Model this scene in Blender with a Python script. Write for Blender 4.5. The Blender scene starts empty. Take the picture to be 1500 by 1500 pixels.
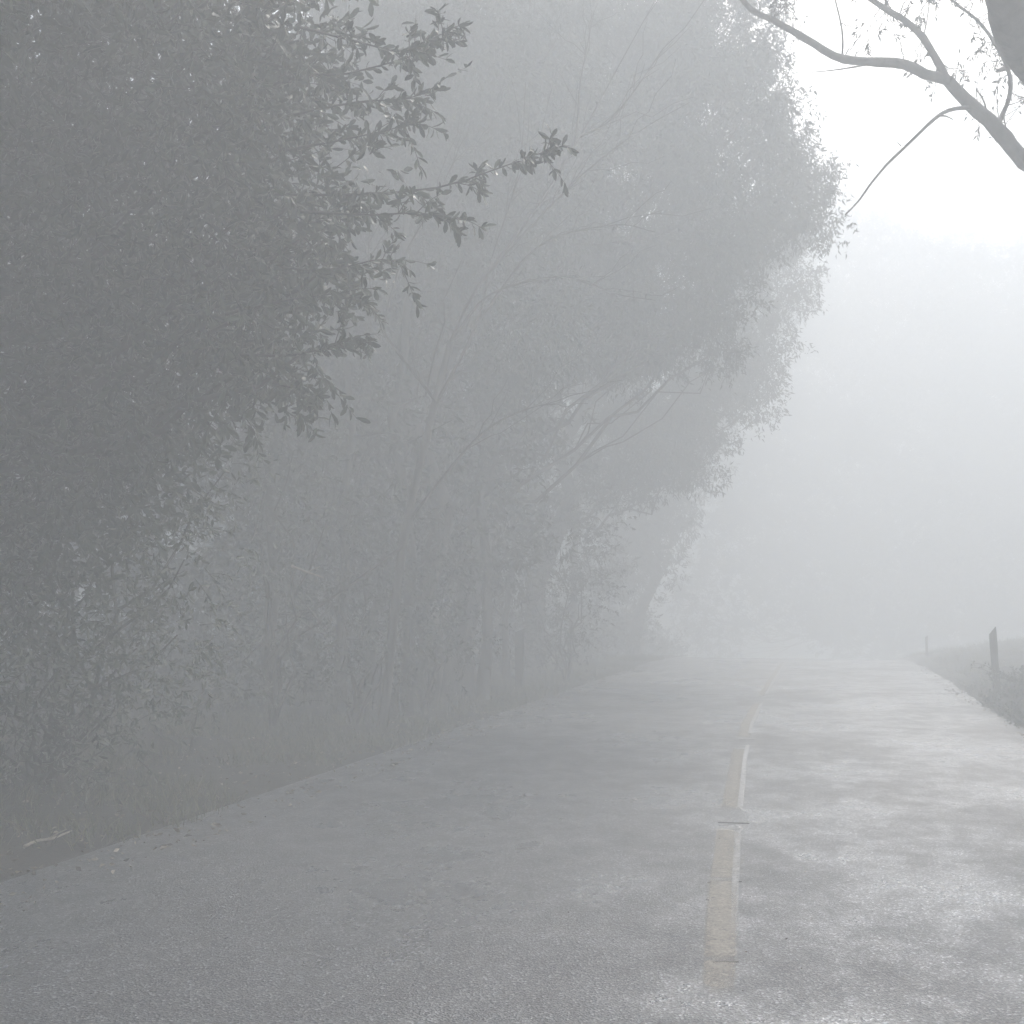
import bpy, math, random
import numpy as np
from mathutils import Vector, Matrix

rng = np.random.default_rng(11)
random.seed(11)
S = bpy.context.scene
COL = S.collection
R = math.radians

# ------------------------------------------------------------------ camera
FPX, EYE = 1608.0, 1.5
PITCH = math.atan(136 / FPX)
YAW = math.atan(448 / FPX * math.cos(PITCH))
cam_d = bpy.data.cameras.new('camera')
cam = bpy.data.objects.new('camera', cam_d)
COL.objects.link(cam)
cam_d.sensor_width = 36.0
cam_d.lens = FPX / 1500 * 36.0
cam_d.clip_start = 0.05
cam_d.clip_end = 2000
cam.location = (0, 0, EYE)
cam.rotation_euler = (math.pi / 2 + PITCH, 0, YAW)
S.camera = cam
CM = np.array(cam.rotation_euler.to_matrix())

# ------------------------------------------------------------------ world and sun
SUN_AZ, SUN_EL = 16.0, 50.0
w = bpy.data.worlds.new('World')
S.world = w
w.use_nodes = True
nt = w.node_tree
bg = nt.nodes['Background']
sky = nt.nodes.new('ShaderNodeTexSky')
sky.sky_type = 'NISHITA'
sky.sun_disc = False
sky.sun_elevation = R(SUN_EL)
sky.sun_rotation = R(SUN_AZ)
sky.dust_density = 6.0
sky.air_density = 1.0
sky.ozone_density = 1.0
nt.links.new(sky.outputs[0], bg.inputs[0])
bg.inputs[1].default_value = 0.15
sl = bpy.data.lights.new('sun', 'SUN')
sl.energy = 1.5
sl.angle = R(14)
sl.color = (1.0, 0.975, 0.95)
sun = bpy.data.objects.new('sun', sl)
COL.objects.link(sun)
sd = Vector((math.sin(R(SUN_AZ)) * math.cos(R(SUN_EL)), math.cos(R(SUN_AZ)) * math.cos(R(SUN_EL)), math.sin(R(SUN_EL))))
sun.rotation_euler = sd.to_track_quat('Z', 'Y').to_euler()
sun.location = sd * 100

S.view_settings.view_transform = 'Standard'
S.view_settings.look = 'None'
S.view_settings.gamma = 1
S.view_settings.exposure = 1.74
S.render.engine = 'CYCLES'
S.cycles.use_denoising = True
S.cycles.volume_bounces = 2
S.cycles.max_bounces = 5
S.cycles.use_adaptive_sampling = True
S.cycles.adaptive_threshold = 0.03
S.cycles.adaptive_min_samples = 24
S.cycles.diffuse_bounces = 2
S.cycles.glossy_bounces = 2
S.cycles.sample_clamp_indirect = 6
HAZE = 0.05


# ------------------------------------------------------------------ helpers
def P(px, py, d):
    """a point seen at photo pixel (px, py) at depth d metres"""
    v = np.array([(px - 750) / FPX * d, (750 - py) / FPX * d, -d])
    return CM @ v + np.array([0, 0, EYE])


def G(px, py, z=0.0):
    v = CM @ np.array([(px - 750) / FPX, (750 - py) / FPX, -1.0])
    t = (z - EYE) / v[2]
    return v * t + np.array([0, 0, EYE])


def crest(y):
    y = np.asarray(y, float)
    t = np.maximum(y - 28, 0)
    return -6.0 * (1 - np.exp(-0.003 * t * t / 6.0))


_tab = np.random.default_rng(5).random((256, 256))


def vnoise(x, y):
    x = np.asarray(x, float); y = np.asarray(y, float)
    xi = np.floor(x).astype(int); yi = np.floor(y).astype(int)
    fx = x - xi; fy = y - yi
    fx = fx * fx * (3 - 2 * fx); fy = fy * fy * (3 - 2 * fy)
    a = _tab[xi % 256, yi % 256]; b = _tab[(xi + 1) % 256, yi % 256]
    c = _tab[xi % 256, (yi + 1) % 256]; d = _tab[(xi + 1) % 256, (yi + 1) % 256]
    return (a * (1 - fx) + b * fx) * (1 - fy) + (c * (1 - fx) + d * fx) * fy - 0.5


def fbm(x, y, o=4):
    s = 0; a = 1.0
    for i in range(o):
        s = s + a * vnoise(x * 2 ** i + 17.3 * i, y * 2 ** i + 5.1 * i); a *= 0.5
    return s


def sstep(t):
    t = np.clip(t, 0, 1)
    return t * t * (3 - 2 * t)


EL, ER = -3.95, 2.26          # road edges


def ground_h(x, y):
    x = np.asarray(x, float); y = np.asarray(y, float)
    h = crest(y) - 0.06
    n = fbm(x * 0.9, y * 0.9)
    nf = fbm(x * 3.1 + 40, y * 3.1)
    l = sstep((EL - x + 0.06 + 0.12 * fbm(x * 0 + 3, y * 0.7)) / 0.8)
    h = h + l * (0.085 + 0.05 * n + 0.03 * nf) + np.clip(EL - 1.2 - x, 0, 40) * 0.05
    r = sstep((x - ER + 0.02 + 0.10 * fbm(x * 0 + 9, y * 0.7)) / 0.35)
    bank = sstep((x - ER - 0.0) / 1.05)
    h = h + r * (0.10 + 0.03 * nf) + bank * ((0.6 - 0.58 * sstep((y - 16.8) / 4)) * (1 + 0.5 * n) + 0.12 * nf) + np.clip(x - ER - .3, 0, 8) * 0.17 * sstep((y - 16.8) / 4)
    return h


def tag(o, label=None, cat=None, group=None, kind=None):
    if label: o['label'] = label
    if cat: o['category'] = cat
    if group: o['group'] = group
    if kind: o['kind'] = kind
    return o


def empty(name, loc, label, cat, group=None):
    o = bpy.data.objects.new(name, None)
    COL.objects.link(o)
    o.location = tuple(loc)
    o.empty_display_size = 0.3
    return tag(o, label, cat, group)


def add_mesh(name, V, F, mat, parent=None, smooth=False):
    """V (n,3) world coordinates, F (m,k) faces; parented at the parent's origin"""
    V = np.asarray(V, np.float32)
    if parent is not None:
        V = V - np.array(parent['_o'] if '_o' in parent else parent.location, np.float32)
    me = bpy.data.meshes.new(name)
    F = np.asarray(F, np.int32)
    k = F.shape[1]
    me.vertices.add(len(V)); me.vertices.foreach_set('co', V.ravel())
    me.loops.add(F.size); me.loops.foreach_set('vertex_index', F.ravel())
    me.polygons.add(len(F))
    me.polygons.foreach_set('loop_start', np.arange(0, F.size, k, dtype=np.int32))
    me.polygons.foreach_set('loop_total', np.full(len(F), k, np.int32))
    me.polygons.foreach_set('use_smooth', np.full(len(F), smooth))
    me.update(calc_edges=True)
    me.validate()
    me.materials.append(mat)
    o = bpy.data.objects.new(name, me)
    COL.objects.link(o)
    if parent is not None:
        o.parent = parent
    return o


def norm(a):
    return a / np.maximum(np.linalg.norm(a, axis=-1, keepdims=True), 1e-9)


class Tubes:
    def __init__(s):
        s.V = []; s.F = []; s.n = 0

    def add(s, pts, rad, seg=8, wob=0.0, cap=True):
        pts = np.asarray(pts, float); n = len(pts)
        rad = np.broadcast_to(np.asarray(rad, float), (n,))
        T = norm(np.gradient(pts, axis=0))
        up = np.array([0.31, 0.17, 0.93])
        if abs(T[0] @ up) > 0.9: up = np.array([1.0, 0.2, 0.1])
        A = norm(np.cross(T[0], up))
        ang = np.arange(seg) / seg * 2 * math.pi
        rows = []
        for i in range(n):
            A = A - T[i] * (A @ T[i]); A = A / max(np.linalg.norm(A), 1e-9)
            B = np.cross(T[i], A)
            rr = rad[i] * (1 + wob * (rng.random(seg) - 0.5))
            rows.append(pts[i] + rr[:, None] * (np.cos(ang)[:, None] * A + np.sin(ang)[:, None] * B))
        V = np.concatenate(rows)
        F = []
        for i in range(n - 1):
            for j in range(seg):
                k = (j + 1) % seg
                F.append((i * seg + j, i * seg + k, (i + 1) * seg + k, (i + 1) * seg + j))
        s.V.append(V); s.F.append(np.array(F) + s.n); s.n += len(V)

    def build(s, name, mat, parent=None):
        return add_mesh(name, np.concatenate(s.V), np.concatenate(s.F), mat, parent, True)


def smooth_path(pts, n=14):
    """Catmull-Rom through the points"""
    p = np.asarray(pts, float)
    p = np.vstack([2 * p[0] - p[1], p, 2 * p[-1] - p[-2]])
    out = []
    m = len(p) - 3
    per = max(2, n // m)
    for i in range(m):
        for t in np.arange(per) / per:
            a, b, c, d = p[i:i + 4]
            out.append(0.5 * (2 * b + (c - a) * t + (2 * a - 5 * b + 4 * c - d) * t * t + (3 * b - a - 3 * c + d) * t ** 3))
    out.append(p[-2])
    return np.array(out)


def wander(a, b, n=7, amp=0.08, sag=0.0):
    a = np.asarray(a, float); b = np.asarray(b, float)
    L = np.linalg.norm(b - a)
    t = np.linspace(0, 1, n)[:, None]
    p = a + (b - a) * t
    o = rng.normal(size=(n, 3)) * amp * L * np.sin(t * math.pi) * 0.6
    p = p + o
    p[:, 2] += (np.sin(t * math.pi) * sag * L)[:, 0]
    return p


LEAF_OVAL = (np.array([(0, 0, 0), (.2, .27, .05), (.2, -.27, .05), (.56, .5, .07), (.56, -.5, .07), (.86, .32, .02), (.86, -.32, .02), (1, 0, -.05), (.2, 0, 0), (.56, 0, .02), (.86, 0, -.01)], float),
             np.array([(0, 8, 1), (0, 2, 8), (8, 3, 1), (8, 9, 3), (8, 2, 4), (8, 4, 9), (9, 5, 3), (9, 10, 5), (9, 4, 6), (9, 6, 10), (10, 7, 5), (10, 6, 7)]))
LEAF_NARROW = (np.array([(0, 0, 0), (.4, .5, .10), (1, 0, -.1), (.4, -.5, .10), (.4, 0, 0)], float),
               np.array([(0, 4, 1), (0, 3, 4), (4, 2, 1), (4, 3, 2)]))
LEAF_LITE = (np.array([(0, 0, 0), (.45, .5, .08), (1, 0, 0), (.45, -.5, .08)], float),
             np.array([(0, 2, 1), (0, 3, 2)]))
BLADE = (np.array([(0, .5, 0), (0, -.5, 0), (.55, .35, .06), (.55, -.35, .06), (1, 0, .3)], float),
         np.array([(0, 1, 3), (0, 3, 2), (2, 3, 4)]))


def leaf_geo(C, A, L, W, tpl):
    """C centres, A axis directions, L lengths, W widths"""
    n = len(C)
    V0, F0 = tpl
    A = norm(A)
    B = norm(np.cross(A, rng.normal(size=(n, 3))))
    N = np.cross(A, B)
    V = C[:, None, :] + (V0[None, :, 0, None] * L[:, None, None]) * A[:, None, :] \
        + (V0[None, :, 1, None] * W[:, None, None]) * B[:, None, :] + (V0[None, :, 2, None] * L[:, None, None]) * N[:, None, :]
    k = len(V0)
    F = F0[None] + (np.arange(n) * k)[:, None, None]
    return V.reshape(-1, 3), F.reshape(-1, 3)


class Leaves:
    def __init__(s, tpl):
        s.t = tpl; s.C = []; s.A = []; s.L = []; s.W = []

    def add(s, C, A, L, W):
        C = np.asarray(C, float).reshape(-1, 3)
        s.C.append(C); s.A.append(np.broadcast_to(A, C.shape))
        s.L.append(np.broadcast_to(L, (len(C),))); s.W.append(np.broadcast_to(W, (len(C),)))

    def clump(s, c, r, n, L, asp, droop=0.3, flat=0.8):
        """leaves in small sprays spread through a lumpy blob"""
        ns = max(3, n // 14)
        u = norm(rng.normal(size=(ns, 3))) * (rng.random((ns, 1)) ** 0.45)
        sc = np.asarray(c) + u * r * np.array([1, 1, flat])
        per = n // ns
        cc = np.repeat(sc, per, axis=0) + rng.normal(size=(ns * per, 3)) * r * 0.11
        ax = rng.normal(size=cc.shape) * 0.8 + np.repeat(u, per, axis=0) * 0.7
        ax[:, 2] -= droop
        LL = L * rng.uniform(0.6, 1.25, len(cc))
        s.add(cc, ax, LL, LL * asp * rng.uniform(0.8, 1.2, len(cc)))

    def build(s, name, mat, parent=None):
        V, F = leaf_geo(np.concatenate(s.C), np.concatenate(s.A), np.concatenate(s.L), np.concatenate(s.W), s.t)
        return add_mesh(name, V, F, mat, parent)


# ------------------------------------------------------------------ materials
def mat_new(name):
    m = bpy.data.materials.new(name)
    m.use_nodes = True
    t = m.node_tree
    return m, t, t.nodes['Principled BSDF']


def noise(t, scale, detail=5, rough=0.6, vec=None):
    n = t.nodes.new('ShaderNodeTexNoise')
    n.inputs['Scale'].default_value = scale
    n.inputs['Detail'].default_value = detail
    n.inputs['Roughness'].default_value = rough
    if vec is not None: t.links.new(vec, n.inputs['Vector'])
    return n.outputs['Fac']


def ramp(t, fac, stops):
    r = t.nodes.new('ShaderNodeValToRGB')
    e = r.color_ramp.elements
    while len(e) < len(stops): e.new(0.5)
    for q, (p, c) in zip(e, stops):
        q.position = p
        q.color = (c, c, c, 1) if isinstance(c, (int, float)) else (*c, 1)
    t.links.new(fac, r.inputs[0])
    return r.outputs[0]


def mixc(t, fac, a, b, mode='MIX'):
    m = t.nodes.new('ShaderNodeMix')
    m.data_type = 'RGBA'; m.blend_type = mode
    if isinstance(fac, (int, float)): m.inputs[0].default_value = fac
    else: t.links.new(fac, m.inputs[0])
    for i, v in ((6, a), (7, b)):
        if isinstance(v, tuple): m.inputs[i].default_value = (*v, 1)
        else: t.links.new(v, m.inputs[i])
    return m.outputs[2]


def bump(t, h, strength, dist, bsdf):
    b = t.nodes.new('ShaderNodeBump')
    b.inputs['Strength'].default_value = strength
    b.inputs['Distance'].default_value = dist
    t.links.new(h, b.inputs['Height'])
    t.links.new(b.outputs[0], bsdf.inputs['Normal'])


def coords(t, sx=1, sy=1, sz=1):
    tc = t.nodes.new('ShaderNodeTexCoord')
    mp = t.nodes.new('ShaderNodeMapping')
    mp.inputs['Scale'].default_value = (sx, sy, sz)
    t.links.new(tc.outputs['Object'], mp.inputs[0])
    return mp.outputs[0]


def leaf_mat(name, c0, c1, c2, rough=0.42, trans=0.2):
    m, t, b = mat_new(name)
    g = t.nodes.new('ShaderNodeNewGeometry')
    col = ramp(t, g.outputs['Random Per Island'], [(0.0, c0), (0.6, c1), (1.0, c2)])
    t.links.new(col, b.inputs['Base Color'])
    b.inputs['Roughness'].default_value = rough
    b.inputs['Specular IOR Level'].default_value = 0.5
    if trans:
        tr = t.nodes.new('ShaderNodeBsdfTranslucent')
        t.links.new(col, tr.inputs[0])
        mx = t.nodes.new('ShaderNodeMixShader')
        mx.inputs[0].default_value = trans
        t.links.new(b.outputs[0], mx.inputs[1]); t.links.new(tr.outputs[0], mx.inputs[2])
        t.links.new(mx.outputs[0], t.nodes['Material Output'].inputs[0])
    return m


def bark_mat(name, c0, c1, sc=9):
    m, t, b = mat_new(name)
    v = coords(t, 1, 1, 0.22)
    n = noise(t, sc, 7, 0.65, v)
    t.links.new(ramp(t, n, [(0.3, c0), (0.7, c1)]), b.inputs['Base Color'])
    b.inputs['Roughness'].default_value = 0.85
    bump(t, n, 0.7, 0.03, b)
    return m


def asphalt_mat():
    m, t, b = mat_new('asphalt')
    v = coords(t)
    va = coords(t, 1.0, 0.75, 1)
    big = noise(t, 0.6, 4, 0.6, va)
    mid = noise(t, 3.0, 7, 0.72, va)
    fine = noise(t, 70, 4, 0.75, v)
    vo = t.nodes.new('ShaderNodeTexVoronoi')
    vo.inputs['Scale'].default_value = 105
    t.links.new(v, vo.inputs['Vector'])

    def madd(a, k, c):
        n = t.nodes.new('ShaderNodeMath'); n.operation = 'MULTIPLY_ADD'
        t.links.new(a, n.inputs[0]); n.inputs[1].default_value = k
        if isinstance(c, (int, float)): n.inputs[2].default_value = c
        else: t.links.new(c, n.inputs[2])
        return n.outputs[0]
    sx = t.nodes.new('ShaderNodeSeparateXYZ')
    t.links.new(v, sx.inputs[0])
    # wet sheen painted into the base colour: right lane paler, left lane dimmer
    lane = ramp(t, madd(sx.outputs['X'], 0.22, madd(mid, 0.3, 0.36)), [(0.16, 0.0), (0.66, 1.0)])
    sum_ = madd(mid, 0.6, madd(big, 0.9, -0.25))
    dim_lane = ramp(t, sum_, [(0.3, (.075, .078, .082)), (0.6, (.115, .119, .124))])
    sheen_lane = ramp(t, sum_, [(0.34, (.08, .082, .085)), (0.46, (.15, .154, .158)), (0.6, (.36, .365, .37))])
    base = mixc(t, lane, dim_lane, sheen_lane)
    base = mixc(t, 0.8, base, ramp(t, vo.outputs['Color'], [(0.2, .35), (0.7, 1.0), (0.95, 3.0)]), 'MULTIPLY')
    base = mixc(t, 0.7, base, ramp(t, fine, [(0.3, .45), (0.7, 1.5)]), 'MULTIPLY')
    t.links.new(base, b.inputs['Base Color'])
    t.links.new(ramp(t, sum_, [(0.34, .55), (0.52, .36), (0.64, .2)]), b.inputs['Roughness'])
    b.inputs['Specular IOR Level'].default_value = 0.6
    bump(t, madd(fine, 1.0, vo.outputs['Distance']), 0.6, 0.006, b)
    return m


def paint_mat(name, c, lo, hi, sc=11):
    """old road paint: bare road shows where the film (vertex value, thin at rims and ends) has worn through"""
    m, t, b = mat_new(name)
    v = coords(t)
    n = noise(t, sc, 10, 0.8, v)
    n2 = noise(t, 60, 4, 0.7, v)
    at = t.nodes.new('ShaderNodeAttribute'); at.attribute_name = 'film'
    a1 = t.nodes.new('ShaderNodeMath'); a1.operation = 'MULTIPLY_ADD'
    t.links.new(n2, a1.inputs[0]); a1.inputs[1].default_value = 0.6; t.links.new(n, a1.inputs[2])
    ad = t.nodes.new('ShaderNodeMath'); ad.operation = 'ADD'
    t.links.new(a1.outputs[0], ad.inputs[0]); t.links.new(at.outputs['Fac'], ad.inputs[1])
    f = ramp(t, ad.outputs[0], [(0, 0), (1, 1)])
    mr = t.nodes.new('ShaderNodeMapRange')
    mr.inputs['From Min'].default_value = lo; mr.inputs['From Max'].default_value = hi
    t.links.new(ad.outputs[0], mr.inputs['Value'])
    b.inputs['Base Color'].default_value = (*c, 1)
    t.links.new(mixc(t, 1.0, c, ramp(t, n2, [(0.3, .6), (0.7, 1.15)]), 'MULTIPLY'), b.inputs['Base Color'])
    b.inputs['Roughness'].default_value = 0.55
    t.links.new(mr.outputs[0], b.inputs['Alpha'])
    return m


def soil_mat():
    m, t, b = mat_new('soil')
    v = coords(t)
    a = noise(t, 1.3, 6, 0.65, v)
    c = noise(t, 26, 5, 0.7, v)
    col = ramp(t, a, [(0.3, (.02, .018, .015)), (0.55, (.036, .033, .026)), (0.75, (.04, .046, .028))])
    col = mixc(t, 0.7, col, ramp(t, c, [(0.3, .4), (0.7, 1.5)]), 'MULTIPLY')
    t.links.new(col, b.inputs['Base Color'])
    b.inputs['Roughness'].default_value = 0.95
    bump(t, c, 0.9, 0.04, b)
    return m


def wood_mat():
    m, t, b = mat_new('weathered_timber')
    v = coords(t, 1, 1, 0.06)
    n = noise(t, 60, 6, 0.6, v)
    t.links.new(ramp(t, n, [(0.3, (.025, .023, .02)), (0.7, (.07, .066, .06))]), b.inputs['Base Color'])
    b.inputs['Roughness'].default_value = 0.85
    bump(t, n, 0.6, 0.006, b)
    return m


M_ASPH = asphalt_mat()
M_SOIL = soil_mat()
M_YEL = paint_mat('worn_yellow_paint', (.33, .30, .25), 1.15, 2.0)
M_WHT = paint_mat('worn_white_paint', (.5, .5, .49), 1.05, 1.95)
M_EDGE = paint_mat('worn_edge_paint', (.4, .4, .39), 1.35, 2.3, 9)
M_WOOD = wood_mat()
M_DARKLEAF = leaf_mat('glossy_dark_leaf', (.014, .02, .013), (.024, .034, .019), (.045, .06, .032), .42, .06)
M_SHRUB = leaf_mat('shrub_leaf', (.022, .03, .018), (.036, .048, .028), (.2, .21, .17), .28, .1)  # palest leaf colour paints in glints on a few leaves
M_EUC = leaf_mat('gum_leaf', (.02, .028, .02), (.034, .044, .03), (.05, .06, .042), .5, .1)
M_WOODLEAF = leaf_mat('woodland_leaf', (.02, .028, .02), (.036, .045, .032), (.05, .06, .042), .5, .1)
M_GRASS = leaf_mat('grass_blade', (.05, .06, .03), (.085, .09, .045), (.17, .15, .09), .5, .2)
M_LITTER = leaf_mat('dead_leaf', (.05, .035, .022), (.11, .08, .05), (.3, .26, .2), .5, 0)
M_BARK = bark_mat('dark_bark', (.022, .02, .018), (.055, .05, .045))
M_GUMBARK = bark_mat('gum_bark', (.022, .02, .018), (.11, .1, .09), 11)
M_TWIG = bark_mat('pale_stick', (.2, .18, .15), (.42, .38, .32), 20)
mc, tcr, bcr = mat_new('tar_crack')
bcr.inputs['Base Color'].default_value = (.018, .018, .018, 1)
bcr.inputs['Roughness'].default_value = .6

# ------------------------------------------------------------------ ground, road, markings
xs = np.unique(np.round(np.concatenate([np.linspace(-150, -24, 22), np.arange(-24, -9, 0.5), np.arange(-9, 7.5, 0.09), np.arange(7.5, 24, 0.5), np.linspace(24, 150, 22)]), 3))
ys = np.unique(np.round(np.concatenate([np.linspace(-80, -2, 20), np.arange(-2, 3, 0.4), np.arange(3, 24, 0.1), np.arange(24, 44, 0.25), np.linspace(44, 200, 50)]), 3))


def grid(xs, ys, hf):
    X, Y = np.meshgrid(xs, ys)
    V = np.stack([X, Y, hf(X, Y)], -1).reshape(-1, 3)
    nx, ny = len(xs), len(ys)
    i = np.arange(nx - 1)[None, :] + np.arange(ny - 1)[:, None] * nx
    F = np.stack([i, i + 1, i + nx + 1, i + nx], -1).reshape(-1, 4)
    return V, F


V, F = grid(xs, ys, ground_h)
tag(add_mesh('ground', V, F, M_SOIL, None, True), kind='structure')
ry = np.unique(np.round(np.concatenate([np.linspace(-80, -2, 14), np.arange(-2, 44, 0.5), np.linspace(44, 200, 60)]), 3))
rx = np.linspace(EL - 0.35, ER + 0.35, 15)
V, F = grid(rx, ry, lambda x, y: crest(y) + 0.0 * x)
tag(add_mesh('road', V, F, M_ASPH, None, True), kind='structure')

# the faded centre line wanders a little, as measured on the photograph
cl_px = [(1048, 1640), (1058, 1440), (1063, 1300), (1071, 1205), (1084, 1110), (1096, 1060), (1112, 1028), (1128, 1000), (1150, 966)]
cl = np.array([G(*p) for p in cl_px])
cy, cx = cl[:, 1], cl[:, 0]


def line_x(y):
    return np.interp(y, cy, cx)


def stripe(name, xc, yy, w, film, z, mat):
    """a thin film of paint, five verts across; film fades to nothing at the rims"""
    n = len(yy); Vv = []; val = []
    for i in range(n):
        for f, e in ((-.5, -.5), (-.3, .9), (0, 1.0), (.3, .9), (.5, -.5)):
            Vv.append((xc[i] + f * w[i], yy[i], float(crest(yy[i])) + z)); val.append(e * film[i] if e > 0 else e)
    Fv = [(i * 5 + k, i * 5 + k + 1, i * 5 + k + 6, i * 5 + k + 5) for i in range(n - 1) for k in range(4)]
    o = add_mesh(name, Vv, Fv, mat)
    at = o.data.attributes.new('film', 'FLOAT', 'POINT')
    at.data.foreach_set('value', np.array(val, np.float32))
    return tag(o, kind='structure')


def gy(py, px=1075):
    return G(px, py)[1]


yy = np.linspace(gy(1560), gy(968), 700)
pyy = 886 + (1440 - 886) * gy(1440) / yy
gaps = [(1560, -.2), (1475, -.1), (1445, .75), (1412, .9), (1409, .3), (1404, .9), (1296, .9), (1293, .4), (1290, .9), (1222, .85), (1210, -.3), (1198, -.3), (1186, .85), (1102, .9), (1098, -.1), (1087, -.1), (1082, .9), (1034, .9), (1030, .1), (1024, .1), (1020, .9), (968, .9)]
gx = np.array([g[0] for g in gaps][::-1], float); gv = np.array([g[1] for g in gaps][::-1])
film = np.interp(pyy, gx, gv)
wy = np.interp(pyy, [968, 1030, 1090, 1205, 1300, 1440, 1560], [.16, .19, .22, .22, .22, .19, .08])
stripe('centre_line', line_x(yy) - .015, yy, wy, film, .005, M_YEL)
gaps2 = [(1560, -.3), (1400, .1), (1300, .7), (1225, .65), (1215, -.1), (1200, -.1), (1185, .8), (1108, 1.0), (1096, .9), (1090, -.2), (1084, -.2), (1076, .9), (1034, .9), (1028, 0), (1018, .9), (968, .9)]
f2 = np.interp(pyy, [g[0] for g in gaps2][::-1], [g[1] for g in gaps2][::-1])
stripe('centre_line_stripe', line_x(yy) + .05, yy, np.interp(yy, [4, 12, 30], [.055, .07, .11]), f2, .009, M_WHT)
for nm, x0, ww, y0 in (('right_edge_line', ER - 0.13, 0.09, 2), ('left_edge_line', EL + 0.1, 0.16, 8)):
    y2 = np.arange(y0, 44, 0.1)
    fl = .75 + .25 * fbm(y2 * .8, y2 * 0)
    fl[:10] *= np.linspace(0, 1, 10)
    stripe(nm, x0 + 0.03 * fbm(y2 * 0.5, y2 * 0 + x0), y2, np.full(len(y2), ww), fl, .005, M_EDGE)
# transverse cracks
ck = Tubes()
for (xa, xb, py) in [(1042, 1082, 1410), (1036, 1086, 1293), (1052, 1098, 1205), (1083, 1106, 1084), (1105, 1120, 1026), (1010, 1090, 1017), (1140, 1400, 1017), (1150, 1240, 1012)]:
    a, b = G(xa, py), G(xb, py + random.uniform(-2, 2))
    n = max(5, int(abs(b[0] - a[0]) / 0.08))
    t = np.linspace(0, 1, n)[:, None]
    p = a + (b - a) * t
    p[:, 1] += 0.10 * fbm(p[:, 0] * 3, p[:, 0] * 0 + py) * (0.4 if n < 10 else 1)
    wd0 = np.clip(0.005 + 0.004 * rng.normal(size=n), 0.001, .011)
    p[:, 2] = crest(p[:, 1]) + 0.004 - wd0 * .7
    wd = wd0
    ck.add(p, wd, 4)
tag(ck.build('road_cracks', mc), kind='structure')

# ------------------------------------------------------------------ haze
hv = np.array([(x, y, z) for z in (-7.4, 23.6) for y in (-85, 205) for x in (-155, 155)], float)
hf = [(0, 2, 3, 1), (4, 5, 7, 6), (0, 1, 5, 4), (2, 6, 7, 3), (0, 4, 6, 2), (1, 3, 7, 5)]
mh = bpy.data.materials.new('haze_air')
mh.use_nodes = True
th = mh.node_tree
th.nodes.remove(th.nodes['Principled BSDF'])
pv = th.nodes.new('ShaderNodeVolumePrincipled')
pv.inputs['Color'].default_value = (.935, .978, .988, 1)
pv.inputs['Density'].default_value = HAZE
pv.inputs['Anisotropy'].default_value = 0.08
th.links.new(pv.outputs[0], th.nodes['Material Output'].inputs['Volume'])
tag(add_mesh('haze', hv, hf, mh), kind='stuff')


# ------------------------------------------------------------------ trees
def tree(name, label, base, top, r0, blobs, leaf, leafmat, barkmat, dens, L, asp, droop=0.3, group=None, cat='tree', lean=0.05, limb_r=0.3, csize=0.5, bare=0, trunk_path=None):
    """blobs: list of (centre, (rx, ry, rz)); the crown is many leaf clumps carried on limbs from the trunk"""
    base = np.array(base, float); base[2] = ground_h(base[0], base[1]) - 0.1
    top = np.array(top, float)
    o = empty(name, base, label, cat, group)
    tb = Tubes()
    tp = wander(base, top, 12, lean) if trunk_path is None else trunk_path
    f = np.linspace(0, 1, len(tp))
    rad = r0 * (1 - 0.8 * f) * (1 + 0.5 * np.exp(-f * 18))
    tb.add(tp, rad, 10, 0.12)
    lv = Leaves(leaf)
    for c, rr in blobs:
        c = np.array(c, float); rr = np.array(rr, float)
        vol = rr[0] * rr[1] * rr[2] * 4.19
        nc = max(5, int(vol ** 0.75 * 3.4 / csize ** 1.6))
        hub = c - np.array([0, 0, rr[2] * 0.4])
        k = int(np.clip((hub[2] - base[2]) / (top[2] - base[2]) * 0.75, 0.15, 0.97) * (len(tp) - 1))
        mp = wander(tp[k], hub, 8, 0.09, -0.08)
        lr = max(0.014, rad[k] * 0.19)
        tb.add(mp, np.linspace(lr, lr * 0.45, 8), 7, 0.1)
        for q in range(nc):
            u = norm(rng.normal(size=3)) * rng.uniform(0.45, 1.0) ** 0.5
            cc = c + u * rr
            cr = csize * rng.uniform(0.55, 1.35)
            lv.clump(cc, cr, int(dens * cr * cr * 130) + 12, L, asp, droop)
            if q % 3 == 0:
                st = mp[rng.integers(3, 8)]
                tb.add(wander(st, cc + rng.normal(size=3) * cr * .4, 6, 0.1, -0.05), np.linspace(lr * 0.35, 0.008, 6), 5)
    for q in range(bare):
        k = rng.integers(len(tp) // 3, len(tp) - 1)
        e = tp[k] + np.array([rng.normal() * 1.2, rng.normal() * 1.2, rng.uniform(-0.6, 1.6)])
        tb.add(wander(tp[k], e, 7, 0.1, -0.06), np.linspace(rad[k] * 0.3, 0.006, 7), 5)
    tb.build('trunk', barkmat, o)
    if blobs:
        lv.build('crown', leafmat, o)
    return o


def pb(px, py, d, r, ry=None, depth=None):
    """crown blob seen at a pixel: radius r pixels"""
    rm = r / FPX * d
    return (P(px, py, d), (rm, depth or rm, (ry or r) / FPX * d))


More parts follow.
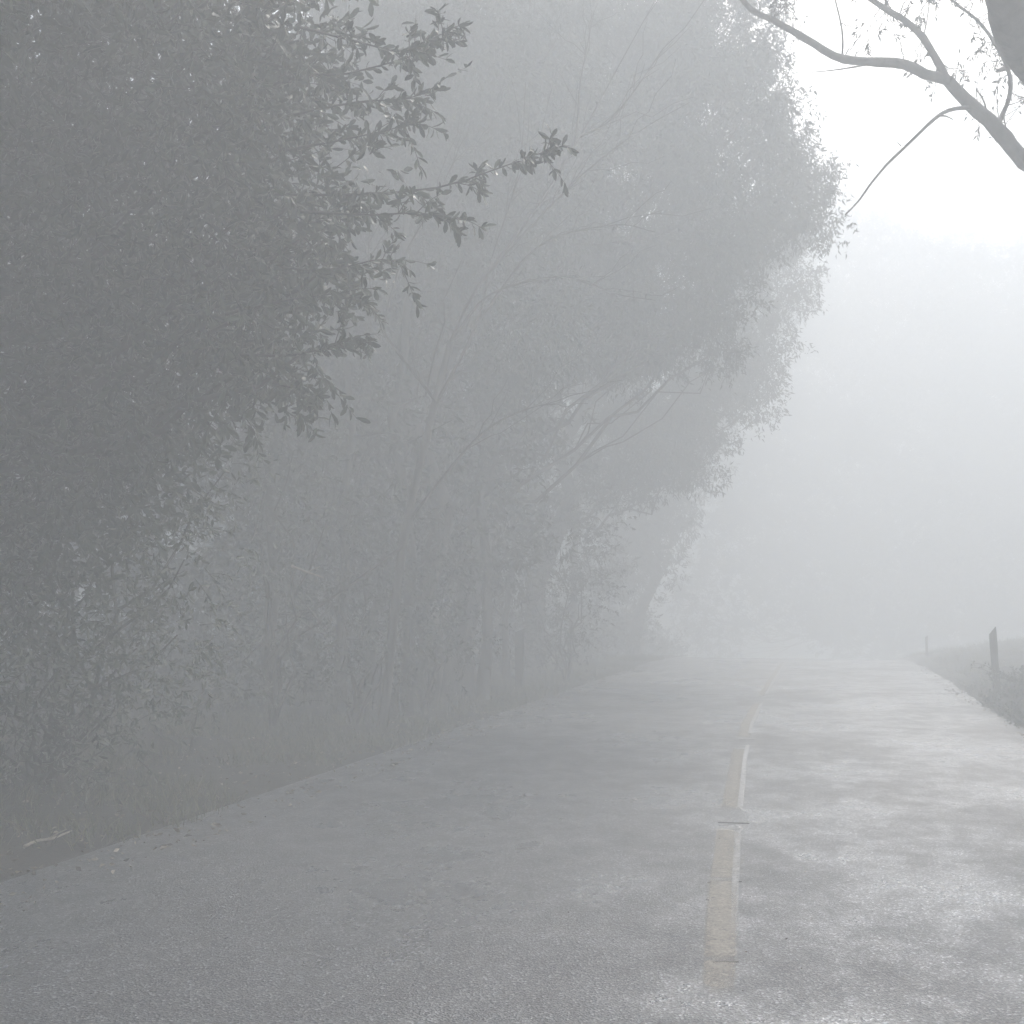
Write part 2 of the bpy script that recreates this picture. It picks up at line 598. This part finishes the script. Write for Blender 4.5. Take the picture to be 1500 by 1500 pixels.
# --- near dark broadleaf tree at the left
def near_tree():
    base = P(-90, 1300, 8.3); base[2] = ground_h(base[0], base[1]) - 0.1
    o = empty('broadleaf_tree', base, 'dark broadleaf tree closest at the left edge, leafy sprays reaching towards the road', 'tree')
    tb = Tubes(); lv = Leaves(LEAF_OVAL)
    tp = smooth_path([base, base + (0.1, 0.1, 1.6), base + (-0.1, 0.2, 3.2), base + (0.15, 0.1, 5.0), base + (0.1, 0, 7.0)], 20)
    tb.add(tp, np.linspace(0.17, 0.05, len(tp)), 10, 0.12)
    blobs = [(-60, 80, 8.6, 240), (120, 60, 8.2, 190), (280, 90, 7.8, 150), (330, 180, 7.6, 120), (420, 60, 7.6, 75), (410, 120, 7.5, 90), (380, 300, 7.6, 110), (460, 280, 7.4, 70), (200, 300, 8.2, 190),
             (20, 330, 8.6, 230), (320, 420, 7.7, 110), (440, 350, 7.4, 70), (400, 440, 7.5, 75), (230, 520, 8.2, 150), (60, 560, 8.7, 220), (360, 540, 7.8, 80), (420, 10, 7.7, 80), (0, -180, 8.6, 260), (250, -160, 8, 200),
             (-200, 500, 8.8, 240), (-250, 150, 8.8, 260), (470, 400, 7.4, 35), (440, 520, 7.6, 40), (150, 660, 8.6, 150), (-20, 760, 8.9, 200)]
    # the rest of the crown spreads over the verge towards and past the camera's left, above the frame
    extra = [((-4.6, 4.2, 5.6), 1.2), ((-5.4, 2.4, 5.2), 1.2), ((-3.9, 3.0, 6.4), 1.1), ((-5.6, .4, 5.4), 1.2), ((-4.2, 5.4, 6.4), 1.0), ((-6.0, 4, 4.2), 1.1)]
    allb = [(P(px, py, d), r / FPX * d) for px, py, d, r in blobs] + [(np.array(c), r) for c, r in extra]
    for c, rm in allb:
        k = int(np.clip((c[2] - base[2] - 0.5) / 7 * len(tp), 2, len(tp) - 2))
        mp = wander(tp[k], c, 8, 0.06, -0.05)
        tb.add(mp, np.linspace(0.045, 0.012, 8), 6)
        away = np.array([-.35, .45, 0])
        lv.clump(c + away, rm * 1.15, int(900 * (rm / .7) ** 2), .11, .42, .3)
        ns = int(75 * (rm / 0.5) ** 2)
        for q in range(ns):
            u = norm(rng.normal(size=3))
            u = u * rng.uniform(0.3, 1.0) ** 0.6
            a = c + u * rm * np.array([.8, .8, .8])
            dr = norm(u + np.array([0.25, -0.1, -0.15]) + rng.normal(size=3) * 0.45)
            spray(tb if q % 4 == 0 else None, lv, [a, a + dr * rng.uniform(0.14, 0.3), a + dr * rng.uniform(0.32, 0.5) + np.array([0, 0, -0.04])], rng.integers(8, 15), 0.1, 0.36)
    # sprays that reach out over the verge
    for path in ([(400, 285), (520, 285), (640, 275), (720, 250), (790, 225), (812, 218)], [(380, 90), (480, 110), (560, 95), (620, 75), (660, 45)], [(420, 170), (520, 150), (590, 145), (645, 130)],
                 [(440, 310), (540, 315), (610, 312), (680, 322)], [(420, 220), (500, 205), (570, 190), (625, 175)], [(390, 390), (480, 395), (560, 380), (600, 395)], [(350, 520), (430, 520), (490, 505), (520, 497)],
                 [(330, 460), (420, 440), (500, 430), (530, 440)], [(400, 560), (450, 575), (466, 580)], [(440, 40), (520, 60), (580, 75), (610, 70)]):
        dd = 7.3 + rng.uniform(-.25, .25)
        pts = [P(x, y, dd - 0.05 * i) for i, (x, y) in enumerate(path)]
        spray(tb, lv, pts, int(15 * len(path)), 0.092, 0.34, 0.011)
        sp = smooth_path(pts, 16)
        for q in range(2 * len(path)):
            k = rng.integers(3, len(sp) - 1)
            dr = norm(norm(sp[k] - sp[k - 1]) + rng.normal(size=3) * .6)
            e = rng.uniform(.12, .34)
            spray(tb, lv, [sp[k], sp[k] + dr * e * .5, sp[k] + dr * e + np.array([0, 0, -.03])], rng.integers(9, 17), .085, .34, .004)
    tb.build('trunk', M_BARK, o)
    lv.build('crown', M_DARKLEAF, o)
    return o


def spray(tb, lv, pts, n, L, asp, r=0.004):
    p = smooth_path(pts, 12)
    if tb is not None: tb.add(p, np.linspace(r, 0.0015, len(p)), 4)
    t = rng.uniform(0.12, 1.0, n) ** 0.8 * (len(p) - 1)
    i = np.minimum(t.astype(int), len(p) - 2)
    C = p[i] + (p[i + 1] - p[i]) * (t - i)[:, None]
    T = norm(p[i + 1] - p[i])
    A = T * 0.75 + norm(rng.normal(size=(n, 3))) * 0.9
    A[:, 2] -= 0.25
    LL = L * rng.uniform(0.55, 1.2, n)
    lv.add(C, A, LL, LL * asp * rng.uniform(0.8, 1.15, n))


near_tree()


# --- shrubs below it and along the verge
def shrub(name, label, base_px, d, blobs, dens, L, asp, mat, group=None, stems=9, tpl=LEAF_OVAL):
    b = P(base_px, 1000, d); b[2] = ground_h(b[0], b[1]) - 0.05
    o = empty(name, b, label, 'shrub', group)
    tb = Tubes(); lv = Leaves(tpl)
    for px, py, dd, r in blobs:
        c = P(px, py, dd); rm = r / FPX * dd
        s0 = b + np.array([rng.normal() * .01, rng.normal() * .01, 0])
        mp = wander(s0, c, 9, 0.07, 0.04)
        tb.add(mp, np.linspace(0.025, 0.006, 9), 6)
        for q in range(int(dens * (rm / 0.4) ** 2)):
            u = norm(rng.normal(size=3)) * rng.uniform(0.25, 1) ** 0.55
            a = c + u * rm * .85
            if a[2] < ground_h(a[0], a[1]) + 0.05: continue
            dr = norm(u * 0.8 + np.array([0.1, -.1, 0.05]) + rng.normal(size=3) * 0.5)
            spray(tb if q % 3 == 0 else None, lv, [a, a + dr * .12, a + dr * .26 + np.array([0, 0, -.03])], rng.integers(7, 13), L, asp, .003)
    tb.build('stem', M_BARK, o)
    lv.build('foliage', mat, o)
    return o


shrub('verge_shrub', 'tall glossy-leaved shrub under the dark broadleaf tree at the left edge', 60, 8.8,
      [(60, 700, 8.8, 150), (220, 700, 8.8, 120), (140, 830, 8.7, 150), (270, 820, 8.5, 80), (260, 930, 8.5, 80), (80, 950, 8.6, 150), (190, 1020, 8.6, 90), (-60, 860, 8.8, 170), (-40, 1060, 8.7, 130), (330, 690, 9, 60), (60, 1090, 8.6, 110), (150, 1100, 8.4, 80), (-20, 1160, 8.2, 100), (200, 950, 8.4, 100), (20, 1000, 8.3, 120), (110, 1010, 8.2, 90)], 30, .075, .3, M_SHRUB)
shrub('verge_shrub', 'mid-height shrub with sparse pale leaves behind the pale stick', 400, 12.5,
      [(430, 660, 12.5, 90), (480, 760, 12.5, 60), (380, 800, 12.3, 80), (420, 900, 12.3, 75), (380, 980, 12.2, 70), (360, 620, 12.8, 70)], 15, .08, .3, M_SHRUB)
shrub('verge_shrub', 'low dark shrub at the woodland foot beside the left road edge', 280, 10.5,
      [(300, 1000, 10.5, 70), (220, 1060, 10.3, 80), (120, 1110, 10, 80)], 18, .07, .28, M_SHRUB)

# --- big gum tree whose crown overhangs the road
gd = 17.0
gb = P(665, 1000, 17.6)
tree('gum_tree', 'large gum tree with bulging fogged crown overhanging the middle of the road', gb, P(800, -20, 17.5), 0.26,
     [pb(1045, 50, gd, 95), pb(1085, 100, gd - .5, 45), pb(990, 150, gd, 110), pb(1090, 205, gd, 75), pb(1150, 250, gd + .5, 52), pb(1180, 300, gd + .5, 38), pb(1050, 310, gd, 90), pb(1045, 420, gd - .5, 66), pb(970, 430, gd, 85),
      pb(900, 280, gd + 1, 130), pb(880, 470, gd + 1, 85), pb(850, 90, gd + 1, 150), pb(1050, 500, gd, 38), pb(980, 510, gd, 40), pb(980, -20, gd, 90), pb(880, 95, gd + 1.5, 70), pb(820, 330, gd + 2, 120)],
     LEAF_NARROW, M_EUC, M_GUMBARK, 14.0, 0.10, 0.28, 0.8, csize=0.48, bare=3)
tree('gum_tree', 'tall gum tree at the top between dark broadleaf tree and the overhanging gum', P(610, 1000, 15.5), P(650, -40, 15.5), 0.2,
     [pb(620, 40, 15.5, 130), pb(700, 150, 15.5, 120), pb(760, 30, 15.8, 130), pb(640, 240, 15.5, 110), pb(570, 160, 16, 100), pb(800, 230, 16, 110), pb(700, 340, 15.5, 110), pb(560, 20, 16, 110), pb(620, 420, 16, 100), pb(740, 470, 16, 110), pb(560, 330, 16.5, 100), pb(680, 40, 17, 150)],
     LEAF_NARROW, M_EUC, M_GUMBARK, 9.0, 0.11, 0.28, 0.8, csize=0.5, bare=3)
g2 = 24.0
tree('gum_tree', 'paler gum tree showing just past the large overhanging crown', P(770, 1000, 24.5), P(930, 250, 24.5), 0.24,
     [pb(1125, 400, g2, 50), pb(1110, 480, g2, 55), pb(1100, 570, g2, 42), pb(1040, 600, g2, 60), pb(1000, 680, g2, 50), pb(960, 560, g2, 90), pb(1090, 340, g2, 70), pb(930, 660, g2, 70), pb(960, 420, g2 + 1, 100)],
     LEAF_NARROW, M_EUC, M_GUMBARK, 9.0, 0.12, 0.28, 0.8, csize=0.55)
g3 = 36.0
tree('gum_tree', 'faintest gum tree on the left roadside, low crown almost lost in fog', P(930, 960, 36), P(1000, 560, 36), 0.22,
     [pb(1000, 640, g3, 70), pb(960, 740, g3, 60), pb(930, 820, g3, 55), pb(1040, 560, g3, 60), pb(1090, 430, g3, 70), pb(890, 700, g3, 70)],
     LEAF_LITE, M_EUC, M_GUMBARK, 3.0, 0.2, 0.26, 0.8, csize=0.7)

# --- far trees beyond the crest on the right
far = [(1300, 57, [(1215, 330, 55), (1190, 430, 75), (1175, 530, 80), (1190, 630, 70), (1125, 500, 65), (1120, 600, 70), (1115, 700, 60), (1070, 640, 60), (1060, 720, 70), (1100, 800, 80), (1060, 880, 80), (1180, 850, 90), (1170, 740, 80), (1260, 350, 45), (1305, 375, 50), (1260, 420, 110), (1340, 470, 120), (1240, 560, 110), (1320, 620, 120), (1250, 700, 110), (1330, 780, 110), (1250, 850, 100), (1300, 920, 100)], 'tallest of the ghostly fogged trees beyond the crest'),
       (1430, 58, [(1370, 395, 50), (1420, 420, 55), (1440, 440, 100), (1400, 560, 120), (1460, 620, 110), (1420, 740, 120), (1440, 850, 110), (1400, 930, 90)], 'middle ghostly tree beyond the crest, above the guide post'),
       (1540, 57, [(1500, 440, 80), (1560, 500, 110), (1500, 600, 120), (1540, 700, 120), (1510, 820, 120)], 'lower ghostly tree at the right edge beyond the crest')]
for px, d, bl, lab in far:
    tree('distant_tree', lab, P(px, 960, d), P(px - 10, bl[0][1], d), 0.28, [pb(x, y, d, r) for x, y, r in bl], LEAF_LITE, M_WOODLEAF, M_BARK, 0.5, 0.24, 0.3, 0.4, csize=0.85, lean=0.015, group='faint trees beyond the crest')

# --- slim trees of the wood on the left
slim = [(500, 14.5, 9), (548, 16, 10), (600, 15, 9), (632, 18, 11), (668, 20, 11), (705, 17, 10), (742, 21, 12), (780, 25, 12), (835, 27, 12), (455, 17, 11), (575, 22, 12), (690, 25, 12), (520, 21, 12), (400, 14, 10)]
slab = ['slim trunk in fog rising above the pale stick', 'slim fogged trunk a little right of the sparse shrub', 'slim trunk with bare twigs between the shrub and the faint left post', 'thin grey trunk deeper in the wood', None]
for i, (px, d, h) in enumerate(slim):
    b = P(px, 1000, d)
    tp = P(px + random.uniform(-25, 35), 886 - h / d * FPX, d)
    bl = []
    for k in range(8):
        hh = (0.2 + 0.8 * (k + random.random()) / 8) * h
        c = b + np.array([random.uniform(-1.7, 0.9), random.uniform(-0.4, 2.2), 0]); c[2] = hh
        rr = random.uniform(0.8, 1.3)
        bl.append((c, (rr, rr, rr * 0.8)))
    tree('slim_tree', 'slim grey trunk standing in the foggy wood left of the road', b, tp, 0.06 + 0.04 * random.random(), bl, LEAF_LITE, M_WOODLEAF, M_BARK, 2.0, 0.14, 0.34, 0.5,
         group='slim trees of the foggy wood', lean=0.02, csize=0.5, bare=7)


# --- tree of long bare boughs in front of the wood
def bare_tree():
    b = P(560, 1010, 13.2); b[2] = ground_h(b[0], b[1]) - .1
    o = empty('bare_tree', b, 'leafless tree with long thin boughs sweeping up to the right before the wood', 'tree')
    tb = Tubes()
    stem = smooth_path([b, P(590, 800, 13.2), P(630, 620, 13), P(660, 500, 13)], 15)
    tb.add(stem, np.linspace(.06, .04, len(stem)), 8, .1)
    boughs = [[(660, 500), (700, 420), (790, 300), (850, 200), (910, 90), (960, 0)], [(700, 420), (760, 350), (860, 250), (940, 190), (1010, 150)], [(660, 500), (720, 430), (830, 405), (900, 430), (960, 440)],
              [(790, 300), (840, 210), (850, 120), (870, 20)], [(640, 590), (700, 470), (720, 380), (760, 250), (770, 120)], [(640, 590), (560, 480), (540, 380), (550, 260)], [(600, 760), (700, 640), (770, 600), (820, 590)],
              [(590, 800), (480, 880), (400, 925), (300, 985)], [(700, 470), (790, 360), (900, 330), (960, 340)], [(560, 480), (590, 380), (640, 290), (680, 200)], [(850, 200), (900, 170), (980, 60)]]
    for bo in boughs:
        p = smooth_path([P(x, y, 13 + .25 * math.sin(i * 2 + x)) for i, (x, y) in enumerate(bo)], 16)
        tb.add(p, np.linspace(.02, .004, len(p)), 5)
        for q in range(9):
            k = rng.integers(4, len(p) - 1)
            dr = norm(p[k] - p[k - 1]) + rng.normal(size=3) * .45 + np.array([0, 0, .15])
            tb.add(wander(p[k], p[k] + dr * rng.uniform(.3, .9), 6, .07), np.linspace(.006, .0025, 6), 4)
    tb.build('trunk', M_BARK, o)


bare_tree()

# --- roadside bushes further along the left verge
shrub('roadside_bush', 'fogged bush on the left verge just behind the faint left post', 830, 21, [(820, 800, 21.5, 75), (850, 880, 21, 60), (780, 870, 21.5, 60), (870, 760, 22, 55), (830, 940, 21, 45), (850, 820, 22, 60), (800, 930, 21, 45)], 20, .09, .35, M_EUC, tpl=LEAF_NARROW)
shrub('roadside_bush', 'farthest fogged bush where the left road edge meets the crest', 925, 34, [(900, 890, 34, 55), (940, 925, 34, 35), (880, 930, 34, 40), (910, 830, 34.5, 50)], 7, .12, .35, M_EUC, tpl=LEAF_NARROW)
shrub('roadside_bush', 'dim bush at the wood edge between the bare tree and faint left post', 660, 17.5, [(640, 900, 17.5, 80), (690, 950, 17, 60), (600, 960, 17, 60), (650, 820, 18, 60)], 9, .09, .33, M_EUC, tpl=LEAF_NARROW)

shrub('roadside_bush', 'dim bush filling the wood edge just right of the sparse pale-leaved shrub', 520, 13.5, [(500, 900, 13.5, 90), (560, 960, 13.3, 80), (480, 980, 13.2, 70), (540, 840, 13.8, 80), (600, 900, 13.8, 70), (500, 780, 14, 80)], 16, .085, .33, M_EUC, tpl=LEAF_NARROW)
shrub('roadside_bush', 'dim bush hiding the base of the tall gum tree', 620, 14.8, [(600, 940, 14.5, 80), (620, 860, 14.8, 80), (660, 930, 14.6, 60), (600, 780, 15, 80), (660, 840, 15, 65), (640, 970, 14.4, 55), (660, 760, 15.2, 60)], 16, .085, .33, M_EUC, tpl=LEAF_NARROW)


# --- the mass of the wood behind
def wood():
    tb = Tubes(); lv = Leaves(LEAF_LITE)
    for i in range(110):
        y = rng.uniform(-12, 58); x = EL - 5.5 - 20 * rng.random() ** 1.6
        if x > EL - 8 and y < 14: x -= 4
        z = float(ground_h(x, y)); h = rng.uniform(10, 14.5)
        t = wander((x, y, z - .1), (x + rng.normal() * .6, y + rng.normal() * .6, z + h), 9, .012)
        tb.add(t, np.linspace(.11, .03, 9), 7)
        for k in range(15):
            c = np.array([x + rng.normal() * 1.6, y + rng.normal() * 1.6, z + h * rng.uniform(.08, 1.0)])
            lv.clump(c, rng.uniform(.9, 1.6), 150, .27, .42, .4)
    for i in range(900):
        y = rng.uniform(8, 50); x = EL - rng.uniform(1.7, 7.5) - (2.5 if y < 13 else 1.0 if y < 21 else 0)
        z = float(ground_h(x, y)) + abs(rng.normal()) * 1.3 * min(1, .35 + (EL - 1.5 - x) * .4)
        lv.clump((x, y, z), rng.uniform(.3, .8), 120, .13, .4, .1)
    Vl, Fl = leaf_geo(np.concatenate(lv.C), np.concatenate(lv.A), np.concatenate(lv.L), np.concatenate(lv.W), lv.t)
    Vt = np.concatenate(tb.V); Ft = np.concatenate(tb.F)
    Ft = np.concatenate([Ft[:, [0, 1, 2]], Ft[:, [0, 2, 3]]])
    o = add_mesh('woodland', np.concatenate([Vl, Vt]), np.concatenate([Fl, Ft + len(Vl)]), M_WOODLEAF)
    o.data.materials.append(M_BARK)
    mi = np.zeros(len(o.data.polygons), np.int32); mi[len(Fl):] = 1
    o.data.polygons.foreach_set('material_index', mi)
    tag(o, 'dense grey wood fading into fog behind the slim trunks', 'woodland', kind='stuff')


wood()


# --- tree on the right bank: bare limbs across the bright corner
def right_tree():
    D = 11.0
    b = P(1780, 1000, D); b[2] = ground_h(b[0], b[1]) - .1
    o = empty('overhanging_tree', b, 'tree on the right bank reaching crooked near-bare limbs across the bright sky', 'tree')
    tb = Tubes(); lv = Leaves(LEAF_NARROW)
    trunk = smooth_path([b, P(1790, 800, D), P(1770, 600, D), P(1700, 430, D), P(1640, 200, D - .6), P(1560, 130, D - 1.6), P(1500, 62, D - 2.4), P(1476, 0, D - 2.8), P(1462, -90, D - 3.2)], 40)
    tb.add(trunk, np.interp(np.linspace(0, 1, len(trunk)), [0, .4, .7, 1], [.3, .25, .19, .13]), 12, .1)

    limb_pts = []

    def limb(px, r0, r1, dep=D, n=22, seg=8):
        p = smooth_path([P(x, y, dep + .15 * math.sin(i * 1.7 + x)) for i, (x, y) in enumerate(px)], n)
        tb.add(p, np.linspace(r0, r1, len(p)) * .86, seg, .22)
        limb_pts.append(p)
        if r0 > .03:
            for q in range(7):
                j = rng.integers(len(p) // 3, len(p) - 1)
                if p[j][2] < 5.2: continue
                e = p[j] + np.array([rng.normal() * .3, rng.normal() * .3, rng.uniform(.1, .7)])
                tw = wander(p[j], e, 7, .12)
                tb.add(tw, np.linspace(.006, .002, 7), 4)
                C = tw[rng.integers(3, 7, 9)] + rng.normal(size=(9, 3)) * .05
                A = rng.normal(size=(9, 3)) * .5; A[:, 2] -= .7
                lv.add(C, A, rng.uniform(.05, .09, 9), .02)
        return p
    k = 1 / FPX * D / 2
    main = limb([(1700, 430), (1600, 320), (1530, 258), (1490, 225), (1462, 190), (1420, 152), (1388, 118)], .12, .068)
    limb([(1388, 118), (1355, 108), (1325, 94), (1290, 91), (1250, 89), (1222, 82), (1190, 63), (1160, 45), (1130, 28), (1100, 14), (1080, -12), (1050, -60)], .062, .028)
    limb([(1388, 118), (1374, 92), (1352, 55), (1325, 30), (1298, 14), (1266, -8), (1220, -40)], .05, .025)
    limb([(1420, 158), (1400, 159), (1380, 166), (1358, 184), (1325, 216), (1300, 240), (1275, 270), (1258, 294), (1238, 315)], .026, .009)
    limb([(1373, 170), (1385, 170), (1396, 175)], .012, .006, n=6)
    limb([(1460, 186), (1470, 165), (1480, 135), (1476, 100), (1455, 60), (1430, 28), (1395, 0), (1370, -40)], .03, .012)
    limb([(1446, 168), (1441, 148), (1430, 130)], .013, .007, n=8)
    limb([(1270, 95), (1240, 100), (1210, 104), (1188, 106)], .011, .004, n=10)
    limb([(1234, 86), (1234, 50), (1228, 18), (1218, -20)], .013, .007, n=12)
    limb([(1298, 14), (1297, -30)], .02, .014, n=6)
    limb([(1320, 214), (1314, 208)], .008, .004, n=4)
    limb([(1476, 200), (1470, 160), (1490, 150), (1530, 130)], .009, .004, n=10)
    limb([(1500, 240), (1480, 200), (1472, 185), (1490, 160)], .007, .004, n=10)
    limb([(1174, 55), (1172, 35), (1160, 18), (1150, 10)], .005, .003, n=8)
    limb([(1352, 55), (1358, 30), (1362, 0), (1370, -30)], .009, .004, n=8)
    limb([(1325, 94), (1322, 78), (1318, 60)], .005, .003, n=6)
    pts_all = np.concatenate(limb_pts)
    cl = [(1140, 10, 26, 60), (1155, -5, 26, 60), (1120, -10, 40, 120), (1255, 47, 9, 10), (1272, 65, 10, 14), (1288, 50, 12, 14), (1315, 55, 14, 18), (1350, 28, 22, 40), (1340, 5, 24, 50), (1325, 45, 12, 16), (1350, 95, 14, 16), (1332, 108, 10, 10),
          (1375, 5, 22, 40), (1395, -10, 25, 60), (1400, 112, 18, 24), (1412, 110, 14, 16), (1362, 128, 14, 20), (1370, 134, 10, 10), (1330, 110, 7, 6), (1430, 8, 24, 40), (1424, 50, 10, 12), (1450, 95, 26, 70), (1440, 75, 20, 40), (1475, 78, 18, 40), (1490, 120, 22, 30), (1466, 120, 14, 16),
          (1485, 145, 16, 14), (1433, 188, 6, 5), (1302, 20, 12, 14), (1460, 40, 22, 50), (1495, 20, 26, 60), (1260, -20, 30, 60), (1200, -30, 30, 60)]
    for x, y, r, n in cl:
        c = P(x, y, D + rng.uniform(-.3, .3)); rm = r / FPX * D
        n = int(n * .8) + 3
        near = pts_all[np.argmin(np.linalg.norm(pts_all - c - np.array([0, 0, .25]), axis=1))]
        hub = c + np.array([0, 0, rm * .5])
        if np.linalg.norm(near - hub) < 1.3:
            tb.add(wander(near, hub, 8, .08), np.linspace(.006, .003, 8), 4)
        for q in range(max(1, n // 7)):
            dr = norm(rng.normal(size=3) + np.array([0, 0, -.5])) * rm * rng.uniform(.7, 1.5)
            spray(tb, lv, [hub, hub + dr * .5, hub + dr + np.array([0, 0, -.04])], 8, .075, .28, .0025)
    # canopy outside the frame, above and right
    for q in range(26):
        c = P(rng.uniform(1530, 2000), rng.uniform(-350, 250), D + rng.uniform(-2.5, 2.5))
        lv.clump(c, rng.uniform(.4, .8), 90, .1, .28, .8)
        tb.add(wander(trunk[rng.integers(18, 36)], c, 7, .1), np.linspace(.03, .006, 7), 5)
    tb.build('trunk', M_GUMBARK, o)
    lv.build('crown', M_EUC, o)


right_tree()


# ------------------------------------------------------------------ posts
def post(name, label, px, pybase, d, h, wx, slant, tilt, group):
    b = P(px, pybase, d); b[2] = ground_h(b[0], b[1])
    o = empty(name, b, label, 'post', group)
    wd, th = wx / 2, wx * 0.36
    n = 7
    V = []
    for i in range(n):
        f = i / (n - 1)
        z = -0.3 + (h + .3) * f
        for sx, sy in ((-1, -1), (1, -1), (1, 1), (-1, 1)):
            zz = z + (slant * (0.5 + 0.5 * sx) if i == n - 1 else 0)
            j = 1 + 0.04 * rng.normal()
            V.append((b[0] + sx * wd * j + tilt * z, b[1] + sy * th * j, b[2] + zz))
    F = []
    for i in range(n - 1):
        for j in range(4):
            k = (j + 1) % 4
            F.append((i * 4 + j, i * 4 + k, i * 4 + 4 + k, i * 4 + 4 + j))
    F.append((0, 3, 2, 1)); F.append(tuple((n - 1) * 4 + j for j in range(4)))
    add_mesh('timber', V, F, M_WOOD, o)
    return o


G_P = 'timber guide posts beside the road'
post('guide_post', 'weathered guide post with slanted top on the right bank', 1460, 990, 17, .9, .1, .12, -.04, G_P)
post('guide_post', 'far faint guide post on the right, nearly lost in fog', 1358, 966, 31, .55, .07, .05, .0, G_P)
post('guide_post', 'dim guide post on the left verge before the fogged wood', 761, 1004, 19, 1.0, .14, .06, .01, G_P)


# ------------------------------------------------------------------ verge growth
def scatter(n, xa, xb, ya, yb):
    return rng.uniform(xa, xb, n), ya + (yb - ya) * rng.random(n) ** 1.3


def grass(name, label, parts, mat, L0, L1, wd):
    C = []; A = []; LL = []
    for (n, xa, xb, ya, yb) in parts:
        x, y = scatter(n, xa, xb, ya, yb)
        keep = fbm(x * .8 + 3, y * .8) > -0.12 + .3 * rng.random(n)
        x, y = x[keep], y[keep]
        per = 9
        x = np.repeat(x, per) + rng.normal(size=len(x) * per) * .05
        y = np.repeat(y, per) + rng.normal(size=len(y) * per) * .05
        z = ground_h(x, y) - .01
        C.append(np.stack([x, y, z], -1))
        a = rng.normal(size=(len(x), 3)) * .5; a[:, 2] = 1
        A.append(a); LL.append(rng.uniform(L0, L1, len(x)))
    C = np.concatenate(C); A = np.concatenate(A); LL = np.concatenate(LL)
    V, F = leaf_geo(C, A, LL, np.full(len(C), wd), BLADE)
    tag(add_mesh(name, V, F, mat), label, 'grass', kind='stuff')


grass('verge_grass', 'short rough grass along both road verges', [(9000, EL - 4.5, EL - .25, 3, 32), (4500, ER + .5, ER + 7, 19, 40)], M_GRASS, .05, .2, .008)


def litter():
    x1, y1 = scatter(6000, EL - 4, EL + .2, 3, 28)
    x2, y2 = scatter(2500, ER - .1, ER + 3, 8, 30)
    x3 = rng.uniform(EL, ER, 200); y3 = rng.uniform(3, 22, 200)
    x = np.concatenate([x1, x2]); y = np.concatenate([y1, y2])
    z = np.maximum(ground_h(x, y), np.where((x > EL - .3) & (x < ER + .3), crest(y), -99)) + .012
    C = np.concatenate([np.stack([x, y, z], -1), np.stack([x3, y3, crest(y3) + .006], -1)])
    A = rng.normal(size=C.shape); A[:, 2] *= .25
    LL = np.concatenate([rng.uniform(.02, .065, len(x)), rng.uniform(.006, .02, len(x3))])
    V, F = leaf_geo(C, A, LL, LL * .45, LEAF_NARROW)
    tag(add_mesh('leaf_litter', V, F, M_LITTER), 'dead leaves and bits of bark strewn along verges and road', 'leaf litter', kind='stuff')


litter()

# low scrub on the right bank
def bank_shrub(label, px, py, d, r, n, twig):
    c = P(px, py, d); b = c.copy(); b[2] = ground_h(b[0], b[1]) - .03
    o = empty('bank_plant', b, label, 'plant', 'low plants on the right bank')
    tb = Tubes(); lv = Leaves(LEAF_NARROW)
    for q in range(twig):
        e = b + np.array([rng.normal() * r, rng.normal() * r, r * (.35 + .75 * rng.random())])
        p = wander(b, e, 6, .1)
        tb.add(p, np.linspace(.006, .002, 6), 4)
        m = n // twig
        C = p[rng.integers(1, 6, m)] + rng.normal(size=(m, 3)) * .012
        A = rng.normal(size=(m, 3)); LL = rng.uniform(.03, .07, m)
        lv.add(C, A, LL, LL * .35)
    tb.build('stem', M_BARK, o)
    lv.build('foliage', M_SHRUB, o)


bank_shrub('low twiggy plant at the right edge beside the slanted guide post', 1492, 975, 16, .3, 500, 16)
bank_shrub('small dark plant on the right bank just right of the slanted guide post', 1475, 985, 16.6, .2, 300, 12)
bank_shrub('small plant on the right bank left of the slanted guide post', 1425, 1000, 18.5, .2, 260, 12)

def ground_cover():
    n = 600
    x = ER + .12 + 2.6 * rng.random(n) ** 1.3; y = rng.uniform(9, 18.3, n)
    lv = Leaves(LEAF_NARROW)
    for a, c in zip(x, y):
        lv.clump((a, c, float(ground_h(a, c)) + .02), rng.uniform(.06, .2), 36, .05, .45, -.2, .6)
    o = lv.build('ground_cover', M_WOODLEAF)
    tag(o, 'low dark creeping growth covering the right bank around the slanted post', 'ground cover', kind='stuff')


ground_cover()

# fallen sticks
def stick(label, pts, r):
    o = empty('fallen_stick', pts[0], label, 'stick', 'pale fallen sticks on the left')
    tb = Tubes(); p = smooth_path(pts, 12)
    tb.add(p, np.linspace(r, r * .5, len(p)), 6, .2)
    a = p[len(p) // 2]
    tb.add(wander(a, a + np.array([.12, .05, .06]), 4, .1), np.linspace(r * .5, r * .25, 4), 5)
    tb.build('wood', M_TWIG, o)


def gp(px, py, dz=.03):
    q = G(px, py, .1); q[2] = ground_h(q[0], q[1]) + dz
    return q


stick('pale crooked stick lying on the ground at the lower left', [gp(36, 1226), gp(55, 1218), gp(78, 1215), gp(105, 1206)], .011)
stick('short pale stick caught in the sparse shrub', [P(427, 829, 11.4), P(450, 838, 11.4), P(474, 846, 11.4)], .016)
